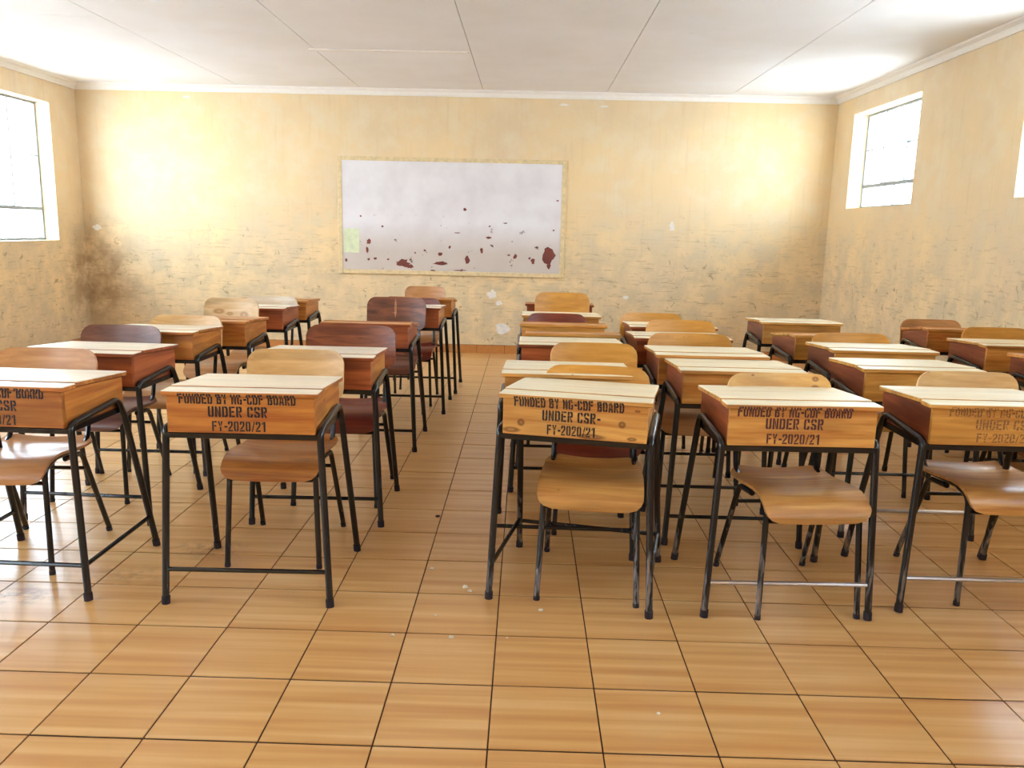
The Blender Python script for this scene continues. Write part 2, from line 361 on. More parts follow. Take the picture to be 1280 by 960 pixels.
wb_ = bpy.data.objects['wall_back']; chip = plain('bare_plaster', (232, 224, 214), 0.8)
def wall_patch(px, py, rx, rz, seed):
    d = _f*F_PX+_r*(px-640)-_u*(py-480); k = (YB-0.001-CAM.y)/d.y; p = CAM+d*k
    rn = random.Random(seed); bm = bmesh.new(); n = 12
    ring = [(p.x+math.cos(2*math.pi*i/n)*rx*rn.uniform(0.6, 1.25), p.z+math.sin(2*math.pi*i/n)*rz*rn.uniform(0.6, 1.25)) for i in range(n)]
    A = [bm.verts.new((x, YB-0.0025, z)) for x, z in ring]; B = [bm.verts.new((x, YB+0.0005, z)) for x, z in ring]
    bm.faces.new(A)
    for i in range(n): bm.faces.new((A[i], A[(i+1) % n], B[(i+1) % n], B[i]))
    finish(bm, 'plaster_patch', chip, wb_, smooth=False)
for i, a in enumerate([(628, 410, .075, .06), (615, 368, .05, .05), (624, 379, .035, .03), (122, 284, .05, .03), (840, 283, .03, .05), (782, 372, .03, .02), (705, 131, .05, .012), (755, 133, .05, .012), (233, 121, .05, .012)]): wall_patch(*a, i)

# windows
def window(name, x, sgn, y0, y1, z0, z1):
    """x: frame plane, sgn +1 outward is +x"""
    e = structure(bpy.data.objects.new(name, None)); C.objects.link(e); e.location = (x, 0, 0)
    tz = z0+0.215*(z1-z0)+0.02; W = y1-y0; a, b = y0+W*0.36, y0+W*0.70
    bm = bmesh.new(); t = 0.022
    for bx in ((-t/2, t/2, y0, y0+t, z0, z1), (-t/2, t/2, y1-t, y1, z0, z1), (-t/2, t/2, y0+t, y1-t, z0, z0+t), (-t/2, t/2, y0+t, y1-t, z1-t, z1)): add_box(bm, *bx)
    finish(bm, 'window_frame', M['winframe'], e, smooth=False)
    box('transom', (-0.014, 0.014, y0+t, y1-t, tz-0.016, tz+0.016), M['winframe'], e)
    for yy in (a, b): box('mullion', (-0.01, 0.01, yy-0.009, yy+0.009, tz+0.016, z1-t), M['winframe'], e)
    box('mullion', (-0.01, 0.01, y0+W*0.5-0.007, y0+W*0.5+0.007, z0+t, tz-0.016), M['winframe'], e)
    zm = (tz+z1)/2
    for c0, c1 in ((y0+t, a-0.009), (b+0.009, y1-t)):
        box('glazing_bar', (-0.005, 0.005, c0, c1, zm-0.006, zm+0.006), M['winframe'], e)
        for p0, p1 in ((tz+0.016, zm-0.006), (zm+0.006, z1-t)): box('pane', (-0.0015, 0.0015, c0, c1, p0, p1), M['glass'], e)
    for c0, c1 in ((y0+t, y0+W*0.5-0.007), (y0+W*0.5+0.007, y1-t)): box('pane', (-0.0015, 0.0015, c0, c1, z0+t, tz-0.016), M['glass'], e)
    # centre casement swung outward
    hw = b-a-0.018; bm = bmesh.new(); h0, h1 = tz+0.018, z1-t-0.002; u = 0.016
    for bx in ((0, u, -0.006, 0.006, h0, h1), (hw-u, hw, -0.006, 0.006, h0, h1), (u, hw-u, -0.006, 0.006, h0, h0+u), (u, hw-u, -0.006, 0.006, h1-u, h1), (u, hw-u, -0.005, 0.005, zm-0.006, zm+0.006)): add_box(bm, *bx)
    s = finish(bm, 'sash', M['winframe'], e, smooth=False)
    s.location = (sgn*0.02, b-0.012, 0); s.rotation_euler = (0, 0, math.radians(-12 if sgn > 0 else 180+12))
    box('pane', (u, hw-u, -0.0015, 0.0015, h0+u, zm-0.006), M['glass'], s); box('pane', (u, hw-u, -0.0015, 0.0015, zm+0.006, h1-u), M['glass'], s)
    sb = tube('stay', [(0, 0, 0), (sgn*0.09, -0.10, 0.004)], 0.004, M['winframe'], e, 6); sb.location = (0, b-0.02, tz+0.02)
k = 1
for a, b in LWIN: window('window_%d' % k, XL-0.15, -1, a, b, *LZ); k += 1
for a, b in RWIN: window('window_%d' % k, XR+0.15, 1, a, b, *RZ); k += 1

# outside: ground and the roof with its eaves
structure(box('ground', (-40, 40, -40, 40, -0.35, -0.151), M['ground']))
structure(box('roof', (XL-0.8, XR+0.8, YF-0.8, YB+0.8, ZC+0.10, ZC+0.16), M['roof']))

# ------------------------------------------------------------------ stencil glyphs (unit box 0.58 x 1, gaps like cut stencils)
def R(x0, y0, x1, y1): return [(x0, y0), (x1, y0), (x1, y1), (x0, y1)]
w_, s_, h_ = 0.59, 0.205, 0.16; g_ = 0.035
def P(*a): return [tuple(p) for p in a]
LB = R(0, 0, s_, 1); xr = w_-s_
GL = {
 'F': [LB, R(s_+g_, 1-h_, w_, 1), R(s_+g_, 0.44, w_-0.06, 0.44+h_)],
 'E': [LB, R(s_+g_, 1-h_, w_, 1), R(s_+g_, 0.43, w_-0.06, 0.43+h_), R(s_+g_, 0, w_, h_)],
 'U': [P((0, 0.13), (0.10, 0), (0.265, 0), (0.265, 0.13), (s_, 0.19), (s_, 1), (0, 1)), P((w_, 0.13), (w_-0.10, 0), (0.315, 0), (0.315, 0.13), (xr, 0.19), (xr, 1), (w_, 1))],
 'N': [R(0, 0, s_-0.02, 1), R(xr+0.02, 0, w_, 1), P((s_+0.03, 1), (s_+0.01, 0.62), (xr-0.03, 0.0), (xr-0.01, 0.38))],
 'D': [LB, P((s_+g_, 0), (w_-0.12, 0), (w_, 0.13), (w_, 0.87), (w_-0.12, 1), (s_+g_, 1), (s_+g_, 1-h_), (xr-0.02, 1-h_), (xr, 0.8), (xr, 0.2), (xr-0.02, h_), (s_+g_, h_))],
 'B': [LB, P((s_+g_, 0.53), (w_-0.08, 0.53), (w_-0.01, 0.6), (w_-0.01, 0.92), (w_-0.09, 1), (s_+g_, 1), (s_+g_, 1-h_), (xr, 1-h_), (xr, 0.66), (s_+g_, 0.66)),
       P((s_+g_, 0), (w_-0.08, 0), (w_, 0.08), (w_, 0.42), (w_-0.06, 0.49), (s_+g_, 0.49), (s_+g_, 0.38), (xr, 0.36), (xr, h_), (s_+g_, h_))],
 'R': [LB, P((s_+g_, 0.45), (w_-0.1, 0.45), (w_, 0.54), (w_, 0.9), (w_-0.1, 1), (s_+g_, 1), (s_+g_, 1-h_), (xr, 1-h_), (xr, 0.6), (s_+g_, 0.6)), P((s_+g_+0.03, 0.41), (xr-0.01, 0.41), (w_+0.02, 0), (xr+0.02, 0))],
 'Y': [R(0.2, 0, 0.2+s_, 0.42), P((0, 1), (s_, 1), (0.27, 0.62), (0.24, 0.46), (0.19, 0.46)), P((w_, 1), (w_-s_, 1), (0.31, 0.62), (0.33, 0.46), (0.38, 0.46))],
 'C': [P((0.25, 0), (0.25, h_), (s_, 0.2), (s_, 0.8), (0.25, 1-h_), (0.25, 1), (0.1, 0.98), (0, 0.87), (0, 0.13), (0.1, 0.02)), P((0.31, 1), (w_-0.1, 1), (w_, 0.88), (w_, 0.66), (xr, 0.66), (xr, 0.82), (0.31, 1-h_)), P((0.31, 0), (w_-0.1, 0), (w_, 0.12), (w_, 0.34), (xr, 0.34), (xr, 0.18), (0.31, h_))],
 'G': [P((0.25, 0), (0.25, h_), (s_, 0.2), (s_, 0.8), (0.25, 1-h_), (0.25, 1), (0.1, 0.98), (0, 0.87), (0, 0.13), (0.1, 0.02)), P((0.31, 1), (w_-0.1, 1), (w_, 0.88), (w_, 0.68), (xr, 0.68), (xr, 0.82), (0.31, 1-h_)), P((0.31, 0), (w_, 0), (w_, 0.48), (0.33, 0.48), (0.33, 0.35), (xr, 0.35), (xr, h_), (0.31, h_))],
 'O': [P((0.26, 0), (0.26, h_), (s_, 0.2), (s_, 0.8), (0.26, 1-h_), (0.26, 1), (0.1, 0.98), (0, 0.87), (0, 0.13), (0.1, 0.02)), P((0.32, 0), (0.32, h_), (xr, 0.2), (xr, 0.8), (0.32, 1-h_), (0.32, 1), (w_-0.1, 0.98), (w_, 0.87), (w_, 0.13), (w_-0.1, 0.02))],
 'K': [LB, P((s_+g_, 0.5), (xr+0.0, 1), (w_+0.02, 1), (s_+0.2, 0.5)), P((s_+g_, 0.46), (s_+0.2, 0.46), (w_+0.03, 0), (xr, 0))],
 'A': [P((0, 0), (s_-0.01, 0), (0.25, 1), (0.15, 1)), P((w_, 0), (xr+0.01, 0), (0.30, 1), (0.43, 1)), R(0.20, 0.22, 0.38, 0.35)],
 'S': [P((0, 0.62), (s_, 0.66), (s_, 0.82), (0.27, 1-h_), (0.27, 1), (0.1, 1), (0, 0.88)), P((0.32, 1), (w_-0.1, 1), (w_, 0.88), (w_, 0.7), (xr, 0.7), (xr, 0.82), (0.32, 1-h_)), P((0, 0.58), (0.16, 0.42), (xr, 0.33), (xr, 0.2), (0.32, h_), (0.32, 0), (w_-0.1, 0), (w_, 0.12), (w_, 0.4), (w_-0.1, 0.5), (s_, 0.6)), P((0.27, 0), (0.1, 0), (0, 0.12), (0, 0.3), (s_, 0.3), (s_, 0.18), (0.27, h_))],
 '2': [P((0, 0.68), (s_, 0.68), (s_, 0.82), (0.27, 1-h_), (0.27, 1), (0.1, 1), (0, 0.88)), P((0.32, 1), (w_-0.1, 1), (w_, 0.88), (w_, 0.6), (s_+0.03, 0.2), (0.0, 0.2), (xr, 0.62), (xr, 0.8), (0.32, 1-h_)), R(0, 0, w_, 0.15)],
 '1': [R(0.24, 0, 0.24+s_+0.02, 1), P((0.19, 1), (0.19, 0.78), (0.02, 0.70), (0.02, 0.82))],
 '-': [R(0.05, 0.36, 0.42, 0.54)],
 '/': [P((0.0, 0), (0.14, 0), (0.42, 1), (0.28, 1))],
 '.': [R(0.1, 0, 0.28, 0.16)],
}
GL['0'] = GL['O']
ADV = {'-': 0.50, '/': 0.50, ' ': 0.40, '1': 0.56, '.': 0.4}
def text_bm(bm, s, xc, zc, width, h, yf, ystrip, zcut, jx=0.0, slant=0.0):
    tot = sum(ADV.get(c, 0.72) for c in s)-0.12; k = width/tot; x = xc-width/2
    for c in s:
        for poly in GL.get(c, []):
            b2 = bmesh.new(); f = b2.faces.new([b2.verts.new((x+px*k, 0, zc+(py-0.5)*h+slant*(x-xc))) for px, py in poly])
            f.normal_update(); bmesh.ops.triangulate(b2, faces=[f], ngon_method='EAR_CLIP')
            for keep_up in ((True, False) if zcut else (None,)):
                b3 = b2.copy()
                if keep_up is not None:
                    bmesh.ops.bisect_plane(b3, geom=list(b3.verts)+list(b3.edges)+list(b3.faces), plane_co=(0, 0, zcut), plane_no=(0, 0, 1), clear_inner=keep_up, clear_outer=not keep_up)
                y = ystrip if keep_up else yf
                mp = {}
                for fa in b3.faces:
                    vv = []
                    for v in fa.verts:
                        if v not in mp: mp[v] = bm.verts.new((v.co.x, y, v.co.z))
                        vv.append(mp[v])
                    bm.faces.new(vv)
                b3.free()
            b2.free()
        x += ADV.get(c, 0.72)*k

# ------------------------------------------------------------------ desk
BW, BD, ZB, ZT = 0.250, 0.40, 0.624, 0.752      # half box width, box depth, underside, underside of lid strip
LT = 0.018
def make_desk(slope):
    """slope: drop of the lid per metre towards the pupil"""
    t = bpy.data.objects.new('school_desk', None); C.objects.link(t); t.empty_display_size = 0.1
    a0, k0 = M['amber0'], M['amber1']; p = 0.016; y1 = 0.075
    box('front_panel', (-BW, BW, 0.0, p, ZB, ZT), a0, t, bev=0.0015)
    zb = ZT-slope*(BD-y1)
    for s in (-1, 1):
        bm = bmesh.new(); x0, x1 = (s*BW, s*(BW-p))
        pr = [(p+0.0005, ZB), (BD, ZB), (BD, zb), (y1, ZT), (p+0.0005, ZT)]
        A = [bm.verts.new((x0, y, z)) for y, z in pr]; B = [bm.verts.new((x1, y, z)) for y, z in pr]; n = len(pr)
        bm.faces.new(A); bm.faces.new(B[::-1])
        for k in range(n): bm.faces.new((A[k], A[(k+1) % n], B[(k+1) % n], B[k]))
        finish(bm, 'side_panel', k0, t, smooth=False)
    box('back_panel', (-BW+p+0.001, BW-p-0.001, BD-p, BD, ZB+0.001, zb-0.004), a0, t)
    box('bottom_panel', (-BW+p+0.001, BW-p-0.001, p+0.001, BD-p-0.001, ZB, ZB+0.008), a0, t)
    # fixed strip at the front edge, then the hinged lid; top faces are worn pale
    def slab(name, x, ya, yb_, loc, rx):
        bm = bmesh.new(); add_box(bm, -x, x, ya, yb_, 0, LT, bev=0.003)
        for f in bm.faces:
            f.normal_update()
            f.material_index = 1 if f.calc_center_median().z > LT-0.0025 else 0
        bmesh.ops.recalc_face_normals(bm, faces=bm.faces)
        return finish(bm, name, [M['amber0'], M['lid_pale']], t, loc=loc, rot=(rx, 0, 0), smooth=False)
    slab('top_strip', 0.264, -0.012, y1-0.008, (0, 0, ZT+0.0003), 0)
    slab('lid', 0.262, 0.0, BD-y1+0.02, (0, y1, ZT+0.0040), -math.atan(slope))
    # steel underframe
    r = 0.0125; m = M['black']; lx = BW+r+0.0015; fx = lx+0.026
    for s in (-1, 1):
        arch = fillet([(s*(lx+0.001), 0.016, 0.585), (s*lx, 0.018, 0.634), (s*lx, 0.330, 0.660), (s*(lx+0.002), 0.372, 0.585)], [0.050, 0.050], 7)
        tube('side_arch', arch, r, m, t, 10)
        for (ya, yb_, za) in ((0.016, 0.0, 0.586), (0.372, 0.520, 0.586)):
            fxx = fx
            L = tube('leg', [(s*(lx+0.001), ya, za), (s*fxx, yb_, 0.012)], r, m, t, 10)
            bm = bmesh.new(); add_tube(bm, [(s*fxx, yb_, 0.0), (s*(fxx-0.0012), yb_+(ya-yb_)*0.04, 0.028)], 0.0150, 10)
            finish(bm, 'rubber_foot', M['rubber'], L)
        box('side_rail', (min(s*(lx-0.004), s*(lx-0.028)), max(s*(lx-0.004), s*(lx-0.028)), 0.03, 0.375, ZB-0.020, ZB-0.001), m, t)
    box('front_rail', (-lx, lx, 0.004, 0.028, ZB-0.021, ZB-0.001), m, t, bev=0.002)
    box('rear_rail', (-lx, lx, 0.352, 0.376, ZB-0.021, ZB-0.001), m, t, bev=0.002)
    return t
def leg_at(s, z, rear=False):
    lx = BW+0.0125+0.0025; fx = lx+0.025; k = (0.586-z)/0.574
    ya, yb_ = (0.372, 0.520) if rear else (0.016, 0.0)
    return Vector((s*(lx+(fx-lx)*k), ya+(yb_-ya)*k, z))
def crossbars(t, front=True, rear=False, sides=(), mat=None):
    m = mat or M['black']; z = 0.128
    if front:
        bm = bmesh.new(); add_tube(bm, [leg_at(-1, z), leg_at(1, z)], 0.0085, 8); o = finish(bm, 'crossbar', m, t)
        if m is M['steel']: o['label'] = 'bare steel crossbar with the paint worn off'
    if rear: tube('crossbar', [leg_at(-1, z, True), leg_at(1, z, True)], 0.0085, m, t)
    for s in sides: tube('crossbar', [leg_at(s, z), leg_at(s, z+0.01, True)], 0.0085, m, t)
def lettering(t, ink, lines, slant=0.0):
    bm = bmesh.new()
    for s, xc, zc, wd, hh in lines: text_bm(bm, s, xc, zc, wd, hh, -0.0008, -0.0128, ZT, slant=slant)
    o = finish(bm, 'stencil_lettering', ink, t, smooth=False); o['label'] = 'stencilled lettering on the front panel'
    return o

# ------------------------------------------------------------------ chair
def surf(name, pts, thick, mat, parent):
    """pts: grid rows of points; solidified sheet"""
    bm = bmesh.new(); V = [[bm.verts.new(p) for p in row] for row in pts]
    for a, b in zip(V, V[1:]):
        for k in range(len(a)-1): bm.faces.new((a[k], a[k+1], b[k+1], b[k]))
    bmesh.ops.recalc_face_normals(bm, faces=bm.faces)
    bmesh.ops.solidify(bm, geom=list(bm.faces), thickness=thick)
    return finish(bm, name, mat, parent)
def rounded(t, half, rad):   # half-extent shrink near the ends of a strip, t = distance from the end
    if t >= rad: return half
    return half-rad+math.sqrt(max(rad*rad-(rad-t)**2, 0))
def make_chair():
    t = bpy.data.objects.new('school_chair', None); C.objects.link(t); t.empty_display_size = 0.1
    m = M['black']; r = 0.011; X = 0.160
    # seat profile (y,z) from the front lip over the roll to the rear
    pf = [(-0.024, 0.360), (-0.0245, 0.370), (-0.022, 0.386), (-0.014, 0.404), (0.004, 0.422), (0.032, 0.437), (0.070, 0.446), (0.115, 0.448), (0.18, 0.442), (0.25, 0.435), (0.31, 0.431), (0.355, 0.434), (0.375, 0.440), (0.390, 0.448)]
    ln = [0]
    for a, b in zip(pf, pf[1:]): ln.append(ln[-1]+math.hypot(b[0]-a[0], b[1]-a[1]))
    rows = []
    for (y, z), l in zip(pf, ln):
        hw = min(rounded(l, 0.188, 0.055), rounded(ln[-1]-l, 0.188, 0.05)); hw = max(hw, 0.12)
        rows.append([(hw*u, y, z-0.010*(1-u*u)*(1 if y > 0.05 else 0.3)) for u in (-1, -0.8, -0.5, -0.2, 0.2, 0.5, 0.8, 1)])
    surf('seat', rows, 0.010, M['ply_seat'], t)
    # backrest
    rows = []
    N = 12; z0, z1 = 0.592, 0.802
    for i in range(N+1):
        f = i/N; f = 0.5-0.5*math.cos(math.pi*f); z = z0+(z1-z0)*f; hw = min(rounded(z-z0, 0.207, 0.05), rounded(z1-z, 0.207, 0.058)); hw = max(hw, 0.13)
        y = 0.417+(z-z0)*0.16
        rows.append([(hw*u, y-0.030*(hw*u/0.207)**2, z) for u in (-1, -0.85, -0.6, -0.3, 0, 0.3, 0.6, 0.85, 1)])
    b = surf('backrest', rows, 0.009, M['ply_gold'], t)
    for s in (-1, 1):
        z = 0.735; y = 0.417+(z-z0)*0.16-0.030*(0.150/0.207)**2
        bm = bmesh.new(); add_tube(bm, [(s*0.150, y-0.0045, z), (s*0.150, y+0.0015, z)], 0.006, 8); finish(bm, 'screw', M['screw'], b)
        # front leg, seat rail sweeping up into the upright, rear leg
        L = tube('leg', fillet([(s*0.180, 0.0, 0.010), (s*0.165, 0.030, 0.405), (s*X, 0.12, 0.424)], 0.05, 5), r, m, t)
        finish_foot(L, (s*0.180, 0.0), (s*0.1794, 0.001))
        tube('seat_rail', fillet([(s*X, 0.118, 0.4235), (s*X, 0.372, 0.415), (s*(X-0.004), 0.418, 0.560), (s*(X-0.010), 0.448, 0.765)], [0.07, 0.10], 6), r*0.95, m, t)
        L = tube('leg', fillet([(s*X, 0.19, 0.400), (s*(X+0.003), 0.315, 0.392), (s*0.180, 0.470, 0.010)], 0.05, 5), r, m, t)
        finish_foot(L, (s*0.180, 0.470), (s*0.1795, 0.462))
    tube('crossbar', [(-0.168, 0.024, 0.352), (0.168, 0.024, 0.352)], 0.008, m, t)
    tube('crossbar', [(-0.1655, 0.345, 0.318), (0.1655, 0.345, 0.318)], 0.008, m, t)
    return t
def finish_foot(L, a, b):
    bm = bmesh.new(); add_tube(bm, [(a[0], a[1], 0.0), (b[0], b[1], 0.016)], 0.0120, 8); finish(bm, 'rubber_foot', M['rubber'], L)

DESK = {0.06: make_desk(0.06), 0.13: make_desk(0.13)}
CH = make_chair(); used = set()
def child(t, name): return [c for c in t.children if c.name.split('.')[0] == name]
def desk(x, y, yaw, label, finish_='amber', top='lid_pale', side=None, slope=0.06, metal=None, bars=None, front=None, group='school desks standing in columns', sc=(1, 1, 1)):
    pr = DESK[slope]
    t = pr if slope not in used else dup(pr)
    used.add(slope)
    t['_new'] = 1
    t.location = (x, y, 0); t.rotation_euler = (0, 0, math.radians(yaw)); t.scale = sc
    tag(t, label, 'desk', group)
    f0, f1 = M[finish_+'0'], M[finish_+'1']
    pend.append((t, f0, M[side] if side else f1, M[top], M[metal] if metal else None, bars, M[front] if front else None))
    return t
pend = []
def apply_desks():
    for t, f0, fs, top, metal, bars, fr in pend:
        for c in t.children:
            n = c.name.split('.')[0]
            if n in ('back_panel', 'bottom_panel'): setmat(c, f0)
            elif n == 'front_panel': setmat(c, fr or f0)
            elif n == 'side_panel': setmat(c, fs)
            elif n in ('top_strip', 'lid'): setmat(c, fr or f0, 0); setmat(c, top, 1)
            elif metal and n in ('leg', 'side_arch', 'front_rail'): setmat(c, metal)
        crossbars(t, **(bars or {}))
used_c = []
cpend = []
def chair(x, y, yaw, label, back='ply_gold', seat='ply_seat', metal=None, sc=(1, 1, 1), group='school chairs pushed in behind the desks'):
    t = dup(CH) if used_c else CH
    used_c.append(1)
    t.location = (x, y, 0); t.rotation_euler = (0, 0, math.radians(yaw)); t.scale = sc
    tag(t, label, 'chair', group); cpend.append((t, back, seat, metal)); return t
def apply_chairs():
    for t, back, seat, metal in cpend:
        for c in t.children:
            n = c.name.split('.')[0]
            if n == 'backrest': setmat(c, M[back])
            elif n == 'seat': setmat(c, M[seat])
            elif metal and n in ('leg',): setmat(c, M[metal])

# --- far left column
d1 = desk(-1.745, 0.79, -1.5, 'orange front desk cut off by the left edge of the photo, black stencilled lettering', bars=dict(front=True, rear=False, sides=(-1, 1)))
desk(-1.86, 1.54, -2, 'rust-red desk with a white-glared lid, second in the leftmost column', 'rust', bars=dict(front=True))
desk(-1.90, 2.275, 0, 'orange desk with pale lid just behind the dark brown backrest, leftmost column')
desk(-1.80, 2.79, 0, 'orange desk in front of the pale backrest with brown stains, leftmost column', top='lid_orange')
desk(-1.82, 3.60, 1, 'dark red desk behind the pale brown-stained backrest, leftmost column', 'rust')
desk(-1.82, 4.20, 1, 'small orange desk, rearmost of the leftmost column near the back wall', top='lid_orange')
# --- column left of the aisle
d2 = desk(-0.885, 0.78, 1, 'orange stencilled front desk just left of the aisle, lettering fully readable in black', bars=dict(front=True))
desk(-0.845, 1.585, 1, 'orange desk with a long pale lid, second in the column left of the aisle', 'rust', side='amber1')
desk(-0.865, 2.86, 0, 'red-orange desk with an edge-on lid, third in the column left of the aisle', 'rust', top='lid_orange', slope=0.13)
desk(-0.79, 3.90, 0, 'orange desk just behind the dark scratched backrest, left of the aisle', 'rust', side='amber1', sc=(0.98, 1, 1))
desk(-0.775, 4.66, 0, 'brown-edged desk nearest the back wall in the column left of the aisle', 'amber', top='lid_orange', slope=0.13)
# --- column right of the aisle
d3 = desk(0.245, 0.83, -12, 'knotty pine front desk right of the aisle, standing askew, with smudged stencilled lettering', 'honey', top='lid_pale2', metal='worn', bars=dict(front=False, rear=True, sides=(-1, 1)), front='knotty')
desk(0.245, 1.29, -1, 'desk with a cream lid directly behind the askew front desk right of the aisle', 'honey', top='lid_pale2')
desk(0.305, 2.14, 0, 'desk with a cream lid over a dark reddish front panel, third right of the aisle', 'brown', top='lid_pale2', side='side_red', front='rust0')
desk(0.335, 2.585, 0, 'amber desk showing only an orange edge above the third lid right of the aisle', 'gold', top='lid_orange', slope=0.13)
desk(0.300, 3.03, 0, 'amber desk with a blotchy front right behind the wide orange edge, right of the aisle', 'gold', top='lid_orange', slope=0.13)
desk(0.31, 3.56, 0, 'desk whose pale lid is crossed by a dark red backrest, right of the aisle', 'honey', top='lid_pale2', slope=0.06)
desk(0.33, 4.42, 0, 'desk with dark red ends behind the rearmost yellow backrest, nearest the back wall', 'rust', top='lid_orange', slope=0.13)
# --- second column right of the aisle
d4 = desk(1.015, 0.80, 1.5, 'light honey front desk with maroon stencilled lettering, second from the right edge', 'honey', top='lid_pale2', side='side_red', metal='worn', bars=dict(front=True, mat=M['steel']))
desk(0.985, 1.47, 0, 'honey desk behind the backrest with two dark red knots, second column right of the aisle', 'honey', top='lid_pale2', side='side_red', bars=dict(front=True, rear=False))
desk(0.950, 1.90, 0, 'desk with cream lid under the nearer orange backrest, third in its column', 'honey', top='lid_pale2', side='side_red')
desk(0.925, 2.50, 0, 'dark-sided desk hidden behind orange backrests, fourth in the second column right of the aisle', 'rust', top='lid_pale2', side='side_red')
desk(0.965, 3.035, 0, 'dark red-sided desk with a pale lid, rearmost in the second column right of the aisle', 'rust', top='lid_pale2', side='side_red')
# --- third column
d5 = desk(1.735, 0.88, 0, 'honey front desk at the right edge of the photo with faded, almost rubbed-off lettering', 'gold', top='lid_pale2', side='side_red', metal='worn', bars=dict(front=True, mat=M['steel']))
desk(1.80, 1.62, 0, 'golden desk with a wide cream lid, second in the third column right of the aisle', 'gold', top='lid_pale2', side='side_red', metal='worn', bars=dict(front=True, mat=M['steel']))
desk(1.88, 2.20, 0, 'golden desk with a yellowed lid, third in the third column right of the aisle', 'gold', top='lid_pale2', side='side_red')
desk(1.87, 2.80, 2, 'amber desk with a dark lid end, fourth in the third column right of the aisle', 'gold', top='lid_orange', side='side_red', slope=0.13)
desk(1.88, 3.48, 0, 'golden desk with a brown side, standing alone nearest the right back corner', 'gold', top='lid_pale2', side='brown1')
# --- column by the right wall
desk(2.84, 1.95, 0, 'desk showing only its dark left end at the right edge of the photo', 'honey', top='lid_orange', side='side_red', slope=0.06)
desk(2.82, 2.54, 0, 'desk with a dark red side and pale lid, middle one by the right wall', 'honey', top='lid_pale2', side='side_red')
desk(2.86, 3.28, -3, 'desk with dark red side before an orange backrest, rearmost by the right wall', 'amber', top='lid_orange', side='side_red', slope=0.13)

# --- chairs
chair(-1.88, 0.98, 2, 'tan backrest chair behind the leftmost front desk, its seat glaring blue-white', 'ply_tan', 'ply_tan')
chair(-1.985, 1.80, 0, 'chair with dark brown backrest and two shiny screws in the leftmost column', 'ply_brown', 'ply_brown')
chair(-1.86, 2.31, 0, 'chair with a light tan backrest behind the third desk of the leftmost column', 'ply_pale', 'ply_tan')
chair(-1.87, 3.07, 0, 'chair with a pale backrest stained brown in blotches, leftmost column', 'ply_stained', 'ply_tan', sc=(0.88, 1, 1.045))
chair(-1.80, 3.70, 0, 'chair with a bleached backrest blending into the back wall, leftmost column', 'ply_bleach', 'ply_tan', sc=(0.95, 1, 1))
chair(-0.895, 1.11, 1, 'chair with a golden backrest behind the readable stencilled desk left of the aisle', 'ply_pale', 'ply_seat')
chair(-0.82, 1.84, 0, 'chair with a wide red-brown backrest, second in the column left of the aisle', 'ply_rust', 'ply_red', sc=(1.12, 1, 1.03))
chair(-0.83, 3.40, 0, 'chair with a dark backrest marked by a pale scratch, standing left of the aisle', 'ply_scratch', 'ply_brown', sc=(1, 1, 1.05))
chair(-0.80, 4.15, 0, 'chair mostly hidden behind the fourth desk left of the aisle, only legs showing', 'ply_red', 'ply_red', sc=(0.95, 1, 0.97))
chair(-0.80, 4.78, 0, 'chair with an orange backrest peeping over the rearmost desk left of the aisle', 'ply_tan', 'ply_tan', sc=(0.85, 1, 1.03))
chair(0.315, 0.87, -6, 'chair with a yellow seat under the askew knotty front desk right of the aisle', 'ply_gold', 'seat_front', metal='worn')
chair(0.40, 1.55, 0, 'chair with a smooth yellow backrest, second right of the aisle', 'ply_gold', 'ply_red')
chair(0.275, 3.05, 0, 'chair with a dark red backrest lying across a pale lid, far right of the aisle', 'ply_red', 'ply_red', sc=(0.94, 1, 0.985))
chair(0.345, 3.93, 0, 'chair with a yellow backrest against the back wall, rearmost right of the aisle', 'ply_gold', 'ply_gold', sc=(1, 1, 1.075))
chair(1.09, 0.80, 5, 'chair with two dark red knots in its backrest, under the maroon-lettered desk', 'ply_knots', 'seat_front', metal='worn')
chair(0.945, 2.02, 0, 'chair with orange backrest, nearer of two overlapping ones, second column right of the aisle', 'ply_gold', 'ply_tan', sc=(1.08, 1, 1))
chair(0.99, 2.54, 0, 'chair with yellow backrest just behind the nearer, overlapping orange one right of the aisle', 'ply_gold', 'ply_tan', sc=(1, 1, 1.02))
chair(0.90, 3.10, 0, 'chair with faint orange backrest behind the rearmost desk, second column right of the aisle', 'ply_gold', 'ply_tan')
chair(1.865, 0.95, 2, 'chair with a worn scratched seat under the faded-lettering desk at the right edge', 'ply_pale', 'seat_front', metal='worn')
chair(1.87, 2.22, 0, 'chair with a golden backrest in front of the fourth desk of the third column', 'ply_gold', 'ply_gold', sc=(1.05, 1, 1))
chair(2.93, 2.70, 0, 'chair with a golden backrest behind the middle desk by the right wall', 'ply_gold', 'ply_tan')
chair(2.84, 3.33, 0, 'chair with an orange backrest against the right wall, rearmost there', 'ply_tan', 'ply_tan', sc=(1, 1, 0.975))
apply_desks(); apply_chairs()

